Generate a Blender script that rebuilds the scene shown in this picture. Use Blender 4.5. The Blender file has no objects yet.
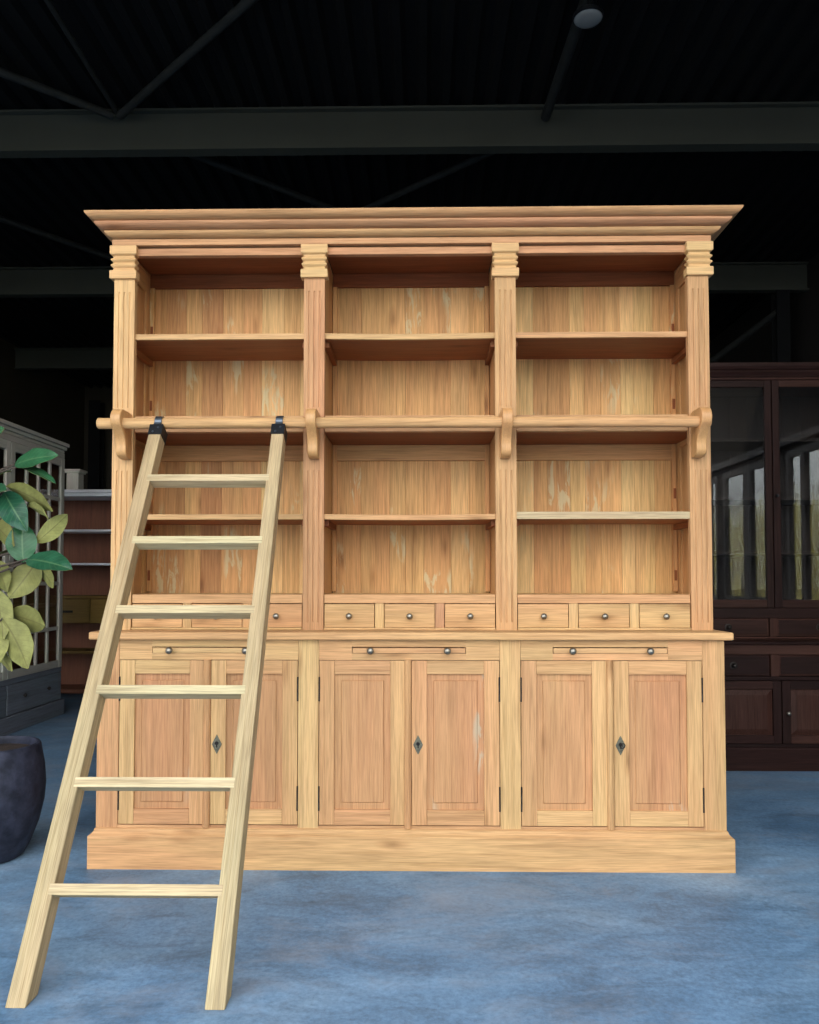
import bpy, math, random
from mathutils import Vector, Matrix
random.seed(7)
R = random.Random(11)
sc = bpy.context.scene
COL = sc.collection
WL = {}                       # world location of every object with unrotated parents


# ------------------------------------------------------------------ materials
def new_mat(name):
    m = bpy.data.materials.new(name)
    m.use_nodes = True
    nt = m.node_tree
    nt.nodes.clear()
    out = nt.nodes.new('ShaderNodeOutputMaterial')
    b = nt.nodes.new('ShaderNodeBsdfPrincipled')
    nt.links.new(b.outputs[0], out.inputs[0])
    return m, nt, b


def nd(nt, typ, **kw):
    n = nt.nodes.new(typ)
    for k, v in kw.items():
        setattr(n, k, v)
    return n


def ramp(nt, fac, stops, interp='LINEAR'):
    r = nt.nodes.new('ShaderNodeValToRGB')
    r.color_ramp.interpolation = interp
    el = r.color_ramp.elements
    while len(el) < len(stops):
        el.new(0.5)
    for e, (p, c) in zip(el, stops):
        e.position = p
        e.color = (c, c, c, 1) if isinstance(c, (int, float)) else (*c, 1)
    nt.links.new(fac, r.inputs[0])
    return r.outputs[0]


def mixc(nt, a, b, fac=1.0, mode='MULTIPLY'):
    m = nt.nodes.new('ShaderNodeMix')
    m.data_type = 'RGBA'
    m.blend_type = mode
    for sock, v in ((m.inputs[0], fac), (m.inputs[6], a), (m.inputs[7], b)):
        if hasattr(v, 'links'):
            nt.links.new(v, sock)
        elif isinstance(v, (int, float)):
            sock.default_value = v
        else:
            sock.default_value = (*v, 1)
    return m.outputs[2]


def scaled(nt, vec, s):
    m = nt.nodes.new('ShaderNodeVectorMath')
    m.operation = 'MULTIPLY'
    nt.links.new(vec, m.inputs[0])
    m.inputs[1].default_value = s
    return m.outputs[0]


def noise(nt, vec, scale=1.0, detail=3.0, rough=.5, dist=0.0):
    n = nt.nodes.new('ShaderNodeTexNoise')
    n.inputs['Scale'].default_value = scale
    n.inputs['Detail'].default_value = detail
    n.inputs['Roughness'].default_value = rough
    n.inputs['Distortion'].default_value = dist
    if vec is not None:
        nt.links.new(vec, n.inputs['Vector'])
    return n.outputs['Fac']


def wood(name, tones, rough=.55, contrast=1.0, knots=.7, paint=None, spec=.2, fine=1.0):
    m, nt, b = new_mat(name)
    gc = nd(nt, 'ShaderNodeAttribute', attribute_name='gc').outputs['Vector']
    tone = nd(nt, 'ShaderNodeAttribute', attribute_name='tone').outputs['Fac']
    col = ramp(nt, tone, [(i / (len(tones) - 1), t) for i, t in enumerate(tones)])
    k = contrast
    broad = noise(nt, scaled(nt, gc, (1.3, 13, 13)), 1, 3, .55, 1.1)
    col = mixc(nt, col, ramp(nt, broad, [(.28, 1 - .16 * k), (.5, 1.0), (.72, 1 + .08 * k)]))
    rings = noise(nt, scaled(nt, gc, (2.6, 75, 75)), 1, 4, .65, .5)
    col = mixc(nt, col, ramp(nt, rings, [(.3, (1 - .20 * k, 1 - .24 * k, 1 - .28 * k)), (.52, 1.0), (.75, 1 + .10 * k)]))
    fib = noise(nt, scaled(nt, gc, (9, 420, 420)), 1, 2, .6, 0)
    col = mixc(nt, col, ramp(nt, fib, [(.3, 1 - .26 * k * fine), (.6, 1.05)]))
    hue = noise(nt, scaled(nt, gc, (.8, 5, 5)), 1, 2, .5, .5)
    col = mixc(nt, col, ramp(nt, hue, [(.3, (1.03, .95, .95)), (.7, (.98, 1.04, 1.0))]))
    if knots:
        v = nt.nodes.new('ShaderNodeTexVoronoi')
        v.inputs['Scale'].default_value = 1
        nt.links.new(scaled(nt, gc, (2.6, 9, 9)), v.inputs['Vector'])
        col = mixc(nt, col, ramp(nt, v.outputs['Distance'], [(.03, (.42, .36, .32)), (.11, (.80, .74, .70)), (.19, 1.0)]), knots)
    if paint:
        pm = noise(nt, scaled(nt, gc, (7, 34, 34)), 1, 5, .65, .8)
        pl = noise(nt, scaled(nt, gc, (1.7, 4.2, 4.2)), 1, 2, .5, .3)
        mask = mixc(nt, ramp(nt, pm, [(.50, 0.0), (.57, 1.0)]), ramp(nt, pl, [(paint[1], 0.0), (paint[1] + .05, 1.0)]))
        col = mixc(nt, col, paint[0], mixc(nt, mask, (.62, .62, .62)), 'MIX')
    nt.links.new(col, b.inputs['Base Color'])
    b.inputs['Roughness'].default_value = rough
    b.inputs['Specular IOR Level'].default_value = spec
    bp = nd(nt, 'ShaderNodeBump')
    bp.inputs['Strength'].default_value = .18
    bp.inputs['Distance'].default_value = .002
    nt.links.new(rings, bp.inputs['Height'])
    nt.links.new(bp.outputs[0], b.inputs['Normal'])
    return m


def plain(name, c, rough=.6, metal=0.0, spec=.4, var=.25, scale=14, bump=0.0, c2=None):
    m, nt, b = new_mat(name)
    co = nd(nt, 'ShaderNodeTexCoord').outputs['Object']
    f = noise(nt, co, scale, 4, .6)
    if c2 is None:
        c2 = tuple(x * (1 - var) for x in c)
    col = ramp(nt, f, [(.35, c2), (.65, c)])
    nt.links.new(col, b.inputs['Base Color'])
    b.inputs['Roughness'].default_value = rough
    b.inputs['Metallic'].default_value = metal
    b.inputs['Specular IOR Level'].default_value = spec
    if bump:
        bp = nd(nt, 'ShaderNodeBump')
        bp.inputs['Strength'].default_value = bump
        bp.inputs['Distance'].default_value = .004
        nt.links.new(f, bp.inputs['Height'])
        nt.links.new(bp.outputs[0], b.inputs['Normal'])
    return m


def glass_mat(name):
    m = bpy.data.materials.new(name)
    m.use_nodes = True
    nt = m.node_tree
    nt.nodes.clear()
    out = nt.nodes.new('ShaderNodeOutputMaterial')
    mx = nt.nodes.new('ShaderNodeMixShader')
    fr = nt.nodes.new('ShaderNodeFresnel')
    ge = nt.nodes.new('ShaderNodeNewGeometry')
    io = nt.nodes.new('ShaderNodeMapRange')          # the node inverts the index on back faces: a thin pane needs 1.5 on both
    io.inputs['To Min'].default_value = 1.5
    io.inputs['To Max'].default_value = 1 / 1.5
    nt.links.new(ge.outputs['Backfacing'], io.inputs['Value'])
    nt.links.new(io.outputs[0], fr.inputs['IOR'])
    t = nt.nodes.new('ShaderNodeBsdfTransparent')
    t.inputs[0].default_value = (.93, .95, .95, 1)
    g = nt.nodes.new('ShaderNodeBsdfGlossy')
    g.inputs['Roughness'].default_value = 0.0
    nt.links.new(fr.outputs[0], mx.inputs[0])
    nt.links.new(t.outputs[0], mx.inputs[1])
    nt.links.new(g.outputs[0], mx.inputs[2])
    nt.links.new(mx.outputs[0], out.inputs[0])
    return m


def leaf_mat(name, c1, c2, rib, rough, spec):
    m, nt, b = new_mat(name)
    gc = nd(nt, 'ShaderNodeAttribute', attribute_name='gc').outputs['Vector']
    tone = nd(nt, 'ShaderNodeAttribute', attribute_name='tone').outputs['Fac']
    col = ramp(nt, tone, [(0, c1), (1, c2)])
    co = nd(nt, 'ShaderNodeTexCoord').outputs['Object']
    col = mixc(nt, col, ramp(nt, noise(nt, co, 26, 3, .6), [(.3, .75), (.7, 1.2)]))
    s = nt.nodes.new('ShaderNodeSeparateXYZ')
    nt.links.new(gc, s.inputs[0])
    ab = nd(nt, 'ShaderNodeMath', operation='ABSOLUTE')
    nt.links.new(s.outputs[1], ab.inputs[0])
    col = mixc(nt, col, rib, ramp(nt, ab.outputs[0], [(.03, .6), (.08, 0.0)]), 'MIX')
    # side veins fan out from the midrib
    k = nd(nt, 'ShaderNodeMath', operation='MULTIPLY_ADD')
    nt.links.new(ab.outputs[0], k.inputs[0])
    k.inputs[1].default_value = -.22
    nt.links.new(s.outputs[0], k.inputs[2])
    w = nd(nt, 'ShaderNodeMath', operation='MULTIPLY')
    nt.links.new(k.outputs[0], w.inputs[0])
    w.inputs[1].default_value = 62
    sn = nd(nt, 'ShaderNodeMath', operation='SINE')
    nt.links.new(w.outputs[0], sn.inputs[0])
    col = mixc(nt, col, rib, ramp(nt, sn.outputs[0], [(.86, 0.0), (1.0, .28)]), 'MIX')
    nt.links.new(col, b.inputs['Base Color'])
    b.inputs['Roughness'].default_value = rough
    b.inputs['Specular IOR Level'].default_value = spec
    return m


def floor_mat():
    m, nt, b = new_mat('polished blue grey concrete')
    co = nd(nt, 'ShaderNodeTexCoord').outputs['Object']
    n1 = noise(nt, scaled(nt, co, (1, 1, 1)), 1.1, 6, .62, .8)
    n2 = noise(nt, scaled(nt, co, (1.3, 2.9, 1)), 2.6, 8, .74, .7)
    n3 = noise(nt, co, 55, 4, .75)
    col = ramp(nt, n1, [(.30, (.078, .148, .236)), (.50, (.130, .228, .342)), (.70, (.200, .302, .405))])
    col = mixc(nt, col, ramp(nt, n2, [(.32, .62), (.5, 1.0), (.68, 1.25)]))
    col = mixc(nt, col, ramp(nt, n3, [(.3, .74), (.7, 1.2)]))
    sc_ = noise(nt, scaled(nt, co, (7, 16, 1)), 1, 6, .75, .8)
    col = mixc(nt, col, (.30, .35, .40), mixc(nt, ramp(nt, sc_, [(.66, 0.0), (.74, 1.0)]), (.35, .35, .35)), 'MIX')
    st = noise(nt, scaled(nt, co, (1.0, 1.8, 1)), 1.7, 6, .72, .5)
    col = mixc(nt, col, (.250, .280, .325), mixc(nt, ramp(nt, st, [(.50, 0.0), (.66, 1.0)]), (.45, .45, .45)), 'MIX')
    nt.links.new(col, b.inputs['Base Color'])
    nt.links.new(ramp(nt, n2, [(.3, .42), (.7, .62)]), b.inputs['Roughness'])
    b.inputs['Specular IOR Level'].default_value = .22
    bp = nd(nt, 'ShaderNodeBump')
    bp.inputs['Strength'].default_value = .12
    bp.inputs['Distance'].default_value = .004
    nt.links.new(n3, bp.inputs['Height'])
    nt.links.new(bp.outputs[0], b.inputs['Normal'])
    return m


M = {}
M['teak'] = wood('sanded teak', [(.490, .248, .132), (.535, .295, .140), (.570, .340, .155), (.610, .395, .182)], contrast=1.05, knots=.75)
M['teak_back'] = wood('reclaimed teak planks', [(.42, .205, .085), (.57, .300, .122), (.66, .385, .156), (.80, .54, .24)], contrast=1.15, knots=.8, paint=((.60, .55, .33), .60))
M['teak_panel'] = wood('reclaimed teak panel', [(.455, .230, .112), (.51, .275, .130), (.545, .315, .148)], contrast=.9, knots=.5, paint=((.42, .40, .29), .58))
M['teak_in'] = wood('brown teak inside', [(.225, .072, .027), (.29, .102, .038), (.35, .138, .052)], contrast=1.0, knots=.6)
M['teak_side'] = wood('mid brown teak', [(.47, .25, .105), (.55, .31, .130)], contrast=.9, knots=.5)
M['capital'] = wood('yellow teak', [(.60, .38, .175), (.66, .43, .20)], contrast=.7, knots=0)
M['bracket'] = wood('oiled amber teak', [(.52, .285, .115), (.58, .33, .135)], rough=.38, contrast=.6, knots=0, spec=.4)
M['ladder'] = wood('weathered pale teak', [(.33, .235, .125), (.42, .315, .175), (.53, .425, .255)], rough=.65, contrast=1.3, knots=.7)
M['dark'] = wood('dark stained wood', [(.012, .0060, .0054), (.028, .0122, .0100), (.066, .029, .021)], rough=.42, contrast=1.7, knots=.3, spec=.09)
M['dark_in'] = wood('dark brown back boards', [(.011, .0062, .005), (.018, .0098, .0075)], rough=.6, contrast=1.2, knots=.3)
M['grey'] = wood('grey painted wood', [(.52, .50, .43), (.60, .58, .50)], rough=.6, contrast=.5, knots=0)
M['slate'] = wood('slate blue weathered wood', [(.16, .185, .22), (.21, .24, .28)], rough=.7, contrast=.9, knots=0)
M['white'] = wood('white painted wood', [(.76, .80, .84), (.84, .87, .88)], rough=.5, contrast=.25, knots=0)
M['brown'] = wood('red brown boards', [(.13, .050, .030), (.19, .075, .042)], rough=.55, contrast=.9, knots=.3)
M['ochre'] = wood('ochre drawer wood', [(.15, .092, .022), (.20, .125, .03)], rough=.55, contrast=.8, knots=.3)
M['black_metal'] = plain('black steel', (.018, .020, .023), .45, .6, .5)
M['steel'] = plain('grey steel strap', (.12, .14, .165), .38, .85, .5)
M['pewter'] = plain('antique pewter', (.36, .33, .27), .33, .9, .5, var=.5, scale=60)
M['bronze'] = plain('verdigris bronze', (.17, .165, .12), .5, .6, .5, var=.5, scale=120)
M['hole'] = plain('dark keyhole', (.008, .007, .006), .8)
M['iron'] = plain('dark iron', (.030, .024, .020), .5, .5)
M['soil'] = plain('potting soil', (.050, .030, .020), .95, var=.6, scale=60, bump=.8)
M['pot'] = plain('dark blue black clay', (.030, .034, .056), .62, 0, .3, scale=22, bump=.9, c2=(.010, .012, .022))
M['leaf_top'] = leaf_mat('glossy green leaf', (.014, .070, .036), (.036, .130, .046), (.10, .19, .085), .30, .26)
M['leaf_under'] = leaf_mat('olive leaf underside', (.155, .156, .046), (.275, .276, .088), (.10, .085, .03), .55, .25)
M['bark'] = plain('grey brown bark', (.075, .056, .042), .85, var=.4, scale=40, bump=.5)
M['glass'] = glass_mat('clear glass')
M['floor'] = floor_mat()
M['ceiling'] = plain('dark painted steel deck', (.0100, .0104, .0108), .7, 0, .1, var=.2, scale=2)
M['beam'] = plain('grey green painted steel', (.060, .064, .052), .75, 0, .1, var=.12, scale=1.5)
M['brace'] = plain('dark steel tube', (.032, .034, .032), .6, 0, .1)
M['wall'] = plain('dim hall wall', (.060, .052, .038), .9, 0, .08, var=.15, scale=1.2)
M['cladding'] = plain('dark wall cladding', (.030, .027, .025), .8, 0, .1, var=.15)
M['frame'] = plain('grey window frame', (.070, .066, .066), .5, 0, .2, var=.1)
M['lamp'] = plain('opal lamp glass', (.24, .25, .245), .4, 0, .4, var=.05)
M['ground'] = plain('pale concrete yard', (.11, .105, .10), .9, var=.25, scale=1.0)
M['reed'] = plain('yellow green undergrowth', (.46, .41, .11), .8, var=.6, scale=3)


# ------------------------------------------------------------------ mesh builder
class MB:
    def __init__(self):
        self.v, self.f, self.sm, self.g, self.t, self.mi = [], [], [], [], [], []

    def add(self, verts, faces, axis='x', tone=None, smooth=False, gco=None, mi=0, off=None):
        n = len(self.v)
        t = R.random() if tone is None else tone
        if off is None:
            off = Vector((R.random() * 20, R.random() * 20, R.random() * 20))
        i = 'xyz'.index(axis)
        for k, p in enumerate(verts):
            p = Vector(p)
            self.v.append(p)
            q = Vector(gco[k]) if gco else Vector((p[i], p[(i + 1) % 3], p[(i + 2) % 3]))
            self.g.append(q + off)
            self.t.append(t)
        for f in faces:
            self.f.append(tuple(n + a for a in f))
            self.sm.append(smooth)
            self.mi.append(mi)
        return self

    def box(self, x0, x1, y0, y1, z0, z1, axis=None, tone=None):
        if axis is None:
            d = (x1 - x0, y1 - y0, z1 - z0)
            axis = 'xyz'[d.index(max(d))]
        vs = [(x, y, z) for z in (z0, z1) for y in (y0, y1) for x in (x0, x1)]
        fs = [(0, 2, 3, 1), (4, 5, 7, 6), (0, 1, 5, 4), (2, 6, 7, 3), (0, 4, 6, 2), (1, 3, 7, 5)]
        return self.add(vs, fs, axis, tone)

    def prism(self, poly, axis, a, b, grain=None, tone=None, smooth=False):
        """polygon in the two other axes (cyclic order), pushed along axis from a to b"""
        i = 'xyz'.index(axis)

        def P(t, p):
            q = [0, 0, 0]
            q[i] = t
            q[(i + 1) % 3], q[(i + 2) % 3] = p
            return q
        n = len(poly)
        vs = [P(a, p) for p in poly] + [P(b, p) for p in poly]
        fs = [(k, (k + 1) % n, n + (k + 1) % n, n + k) for k in range(n)]
        self.add(vs, fs, grain or axis, tone, smooth)
        m = len(self.v)
        base = m - 2 * n
        self.f.append(tuple(base + k for k in reversed(range(n))))
        self.f.append(tuple(base + n + k for k in range(n)))
        self.sm += [False, False]
        self.mi += [0, 0]
        return self

    def lathe(self, prof, c, axis='z', seg=24, tone=None, smooth=True, grain=None):
        """prof: (radius, height) pairs, turned about axis through c"""
        i = 'xyz'.index(axis)
        vs, fs = [], []
        for r, h in prof:
            for k in range(seg):
                a = 2 * math.pi * k / seg
                q = [0, 0, 0]
                q[i] = h
                q[(i + 1) % 3] = r * math.cos(a)
                q[(i + 2) % 3] = r * math.sin(a)
                vs.append(Vector(q) + Vector(c))
        for j in range(len(prof) - 1):
            for k in range(seg):
                a, b = j * seg + k, j * seg + (k + 1) % seg
                fs.append((a, b, b + seg, a + seg))
        self.add(vs, fs, grain or axis, tone, smooth)
        return self

    def tube(self, pts, radii, seg=10, tone=None, axis='x'):
        pts = [Vector(p) for p in pts]
        if isinstance(radii, (int, float)):
            radii = [radii] * len(pts)
        vs, fs = [], []
        up = None
        for j, p in enumerate(pts):
            d = (pts[min(j + 1, len(pts) - 1)] - pts[max(j - 1, 0)]).normalized()
            if up is None:
                up = d.orthogonal().normalized()
            up = (up - d * up.dot(d)).normalized()
            s = d.cross(up)
            for k in range(seg):
                a = 2 * math.pi * k / seg
                vs.append(p + (up * math.cos(a) + s * math.sin(a)) * radii[j])
        for j in range(len(pts) - 1):
            for k in range(seg):
                a, b = j * seg + k, j * seg + (k + 1) % seg
                fs.append((a, b, b + seg, a + seg))
        fs.append(tuple(reversed(range(seg))))
        fs.append(tuple(range((len(pts) - 1) * seg, len(pts) * seg)))
        return self.add(vs, fs, axis, tone, True)

    def mould(self, prof, hw, yf, yb, xc=0.0, tone=None, smooth=False):
        """three-sided moulding: prof = (outset, z) from bottom to top, closed against the body; mitred corners"""
        n = len(prof)
        runs = []
        def row(e):
            return [(xc - hw - e, yb), (xc - hw - e, yf - e), (xc + hw + e, yf - e), (xc + hw + e, yb)]
        for s, ax in ((0, 'y'), (1, 'x'), (2, 'y')):
            vs, fs = [], []
            for e, z in prof:
                r = row(e)
                vs += [(*r[s], z), (*r[s + 1], z)]
            for k in range(n - 1):
                fs.append((2 * k, 2 * k + 1, 2 * k + 3, 2 * k + 2))
            if s == 0:
                fs.append(tuple(2 * k for k in range(n)))
            if s == 2:
                fs.append(tuple(2 * k + 1 for k in reversed(range(n))))
            self.add(vs, fs, ax, tone if tone is not None else None, smooth)
        return self

    def build(self, name, mat, parent=None, bevel=0.0, seg=2, origin=None):
        lo = Vector([min(p[i] for p in self.v) for i in range(3)])
        hi = Vector([max(p[i] for p in self.v) for i in range(3)])
        c = Vector(origin) if origin is not None else (lo + hi) / 2
        me = bpy.data.meshes.new(name)
        me.from_pydata([p - c for p in self.v], [], self.f)
        me.polygons.foreach_set('use_smooth', self.sm)
        me.polygons.foreach_set('material_index', self.mi)
        a = me.attributes.new('gc', 'FLOAT_VECTOR', 'POINT')
        a.data.foreach_set('vector', [x for g in self.g for x in g])
        a = me.attributes.new('tone', 'FLOAT', 'POINT')
        a.data.foreach_set('value', self.t)
        for mm in (mat if isinstance(mat, (list, tuple)) else [mat]):
            me.materials.append(mm)
        me.update()
        if any(self.sm):
            me.set_sharp_from_angle(angle=math.radians(40))
        o = bpy.data.objects.new(name, me)
        COL.objects.link(o)
        o.location = c
        WL[o.name] = c
        if parent is not None:
            o.parent = parent
            o.location = c - WL[parent.name]
        if bevel:
            bm = o.modifiers.new('bevel', 'BEVEL')
            bm.width = bevel
            bm.segments = seg
            bm.limit_method = 'ANGLE'
            bm.angle_limit = math.radians(40)
        return o


def bx(name, mat, parent, dims, axis=None, tone=None, bevel=.0015):
    return MB().box(*dims, axis=axis, tone=tone).build(name, mat, parent, bevel)


def thing(name, loc, label, cat, group=None):
    o = bpy.data.objects.new(name, None)
    COL.objects.link(o)
    o.location = loc
    o.empty_display_size = .2
    WL[o.name] = Vector(loc)
    return tag(o, label, cat, group)


def tag(o, label, cat, group=None, kind=None):
    o['label'] = label
    o['category'] = cat
    if group:
        o['group'] = group
    if kind:
        o['kind'] = kind
    return o


def struct(o, label=None, cat=None):
    o['kind'] = 'structure'
    if label:
        o['label'] = label
        o['category'] = cat
    return o


def arc(cx, cy, r, a0, a1, n):
    return [(cx + r * math.cos(math.radians(a0 + (a1 - a0) * k / n)), cy + r * math.sin(math.radians(a0 + (a1 - a0) * k / n))) for k in range(n + 1)]


# ================================================================== BOOKCASE
U, L, CF, BK = 2.98, 2.87, 2.844, 3.33        # faces: upper stage, lower stage, worktop edge, back
HW = 1.163                                    # half width of the carcass
BAY = (-.748, 0.0, .748)
PIL = (-1.1245, -.374, .374, 1.1235)
book = thing('bookcase', (0, 3.1, 0), 'large honey coloured teak bookcase with three open bays, drawers and panelled doors below', 'bookcase')
T = M['teak']

# ---- lower stage
m = MB().mould([(0, 0), (.024, 0), (.024, .118), (.022, .121), (.017, .124), (.012, .129), (.008, .134), (.0065, .139), (.0065, .142), (.0, .145)], HW - .004, L, BK, tone=.62)
m.box(-HW + .01, HW - .01, L + .005, BK - .01, .09, .141, tone=.3)
m.build('plinth', T, book)
for s in (-1, 1):
    bx('side_panel', T, book, (s * HW - .0 if s < 0 else HW - .026, -HW + .026 if s < 0 else HW, L + .028, BK - .004, .14, .838), 'z')
for k, x in enumerate(PIL):
    w = .0405 if k in (0, 3) else .0380
    xx = (-HW, -1.082) if k == 0 else (1.082, HW) if k == 3 else (x - w, x + w)
    bx('lower_stile', T, book, (*xx, L, L + .03, .143, .838), 'z', tone=(.35, .95, .72, .62)[k])
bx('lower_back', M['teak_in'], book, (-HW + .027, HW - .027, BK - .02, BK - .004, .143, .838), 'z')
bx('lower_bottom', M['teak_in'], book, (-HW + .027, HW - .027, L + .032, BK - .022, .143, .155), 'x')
m = MB().box(-HW - .027, HW + .027, CF, BK, .839, .868, 'x', tone=.6)
m.build('worktop', T, book, .007, 4)


def knob(parent, x, y, z, r=.0125, mat=None, name='knob'):
    """round knob with a short neck and a rose, its axis towards -Y"""
    prof = [(0.0, .0), (.55 * r, .0), (.55 * r, -.1 * r), (.36 * r, -.25 * r), (.36 * r, -.8 * r), (.7 * r, -1.0 * r), (.97 * r, -1.35 * r), (r, -1.6 * r), (.9 * r, -1.95 * r), (.55 * r, -2.25 * r), (.0001, -2.35 * r)]
    MB().lathe([(p[0], p[1]) for p in prof], (x, y, z), 'y', 16).build(name, mat or M['pewter'], parent)


def door(x0, x1, z0, z1, yf, hinge_side, tones, lock=False, astragal=0):
    fw = .056
    d = MB()
    d.box(x0, x0 + fw, yf, yf + .022, z0, z1, 'z', tones[0])
    d.box(x1 - fw, x1, yf, yf + .022, z0, z1, 'z', tones[1])
    d.box(x0 + fw + .0006, x1 - fw - .0006, yf + .0004, yf + .022, z0, z0 + .055, 'x', tones[2])
    d.box(x0 + fw + .0006, x1 - fw - .0006, yf + .0004, yf + .022, z1 - .050, z1, 'x', tones[3])
    d = d.build('door', T, book, .0012)
    # fielded panel: flat margin, small slope, raised field
    a0, a1, b0, b1 = x0 + fw, x1 - fw, z0 + .055, z1 - .050
    p = MB()
    mg, y0, y1 = .027, yf + .0100, yf + .0078
    rings_ = [(0, y0), (mg - .004, y0), (mg - .003, y0 + .0015), (mg, y1), ]
    vs, fs = [], []
    for e, y in rings_:
        vs += [(a0 + e, y, b0 + e), (a1 - e, y, b0 + e), (a1 - e, y, b1 - e), (a0 + e, y, b1 - e)]
    for j in range(len(rings_) - 1):
        for k in range(4):
            a, b = 4 * j + k, 4 * j + (k + 1) % 4
            fs.append((a, b, b + 4, a + 4))
    j = 4 * (len(rings_) - 1)
    fs.append((j, j + 1, j + 2, j + 3))
    n = len(vs)
    vs += [(a0, yf + .014, b0), (a1, yf + .014, b0), (a1, yf + .014, b1), (a0, yf + .014, b1)]
    fs.append((n + 3, n + 2, n + 1, n))
    for k in range(4):
        fs.append((k, n + k, n + (k + 1) % 4, (k + 1) % 4))
    p.add(vs, fs, 'z', tones[4])
    p.build('door_panel', M['teak_panel'], d)
    hx = x0 - .0005 if hinge_side < 0 else x1 + .0005
    for z in (.656, .254):
        MB().lathe([(.0001, -.045), (.0032, -.045), (.0032, -.016), (.0028, -.0155), (.0032, -.015), (.0032, .015), (.0028, .0155), (.0032, .016), (.0032, .045), (.0001, .045)], (hx, yf - .0005, z), 'z', 10).build('hinge', M['iron'], d)
    if lock:
        lx, lz = x0 + .0235, .452
        q = MB()
        q.prism([(lz - .036, lx), (lz - .015, lx + .011), (lz, lx + .0185), (lz + .015, lx + .011), (lz + .036, lx), (lz + .015, lx - .011), (lz, lx - .0185), (lz - .015, lx - .011)], 'y', yf - .0025, yf + .0003)
        e = q.build('escutcheon', M['bronze'], d, .0006, 1)
        k = MB().lathe([(.0001, -.004), (.0065, -.004), (.0065, 0)], (lx, yf - .0023, lz + .004), 'y', 12)
        k.box(lx - .002, lx + .002, yf - .0045, yf - .002, lz - .012, lz + .001)
        k.build('keyhole', M['hole'], d)
        if lock == 2:
            k = MB().tube([(lx, yf - .003, lz + .003), (lx + .002, yf - .022, lz + .003)], .0028, 8)
            k.tube([(lx + .002 + .009 * math.cos(a), yf - .022 - .003 * math.sin(a), lz + .003 + .009 * math.sin(a)) for a in [2 * math.pi * i / 14 for i in range(15)]], .002, 6)
            k.build('key', M['iron'], d)
    if astragal:
        g = MB()
        g.prism([(yf + .004, x1 - .004), (yf - .006, x1 - .003), (yf - .0115, x1 + .0015), (yf - .0145, x1 + .009), (yf - .0115, x1 + .0165), (yf - .006, x1 + .021), (yf + .004, x1 + .022)][::-1] and
                [(x1 - .004, yf + .004), (x1 - .003, yf - .006), (x1 + .0015, yf - .0115), (x1 + .009, yf - .0145), (x1 + .0165, yf - .0115), (x1 + .021, yf - .006), (x1 + .022, yf + .004)], 'z', z0 - .010, z1 + .003, tone=.45, smooth=True)
        g.build('astragal', T, d)
    return d


for bi, xc in enumerate((-.748, -.001, .744)):
    a, b = (-1.082, -.412) if bi == 0 else (-.336, .336) if bi == 1 else (.412, 1.082)
    # frieze rail with the slot of the pull-out tray
    s0, s1 = xc - .212, xc + .212
    m = MB()
    t = .55 if bi else .7
    m.box(a + .0008, s0, L + .0006, L + .03, .764, .838, 'x', t)
    m.box(s1, b - .0008, L + .0006, L + .03, .764, .838, 'x', t)
    m.box(s0, s1, L + .0006, L + .03, .764, .788, 'x', t)
    m.box(s0, s1, L + .0006, L + .03, .8125, .838, 'x', t)
    m.build('frieze_rail', T, book)
    tr = bx('pull_out_tray', T, book, (s0 + .0022, s1 - .0022, L - .0005, L + .30, .7893, .8085), 'x', (.95, .5, .5)[bi], .001)
    for kx in (-.142, .142):
        knob(tr, xc + kx, L - .0005, .799, .0135)
    bx('bottom_rail', T, book, (a, b, L - .0002, L + .03, .1435, .1545), 'x', .3, .001)
    tn = [[.8, .35, .3, .75, .15, .85, .55, .85, .5, .2], [.35, .62, .3, .3, .35, .45, .55, .35, .35, .3], [.3, .75, .95, .45, .45, .6, .62, .85, .55, .2]][bi]
    door(a + .0025, xc - .0125, .1575, .7618, L, -1, tn[:5], 0, 1)
    door(xc + .0105, b - .0025, .1575, .7618, L, 1, tn[5:], 2 if bi == 2 else 1)

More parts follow.
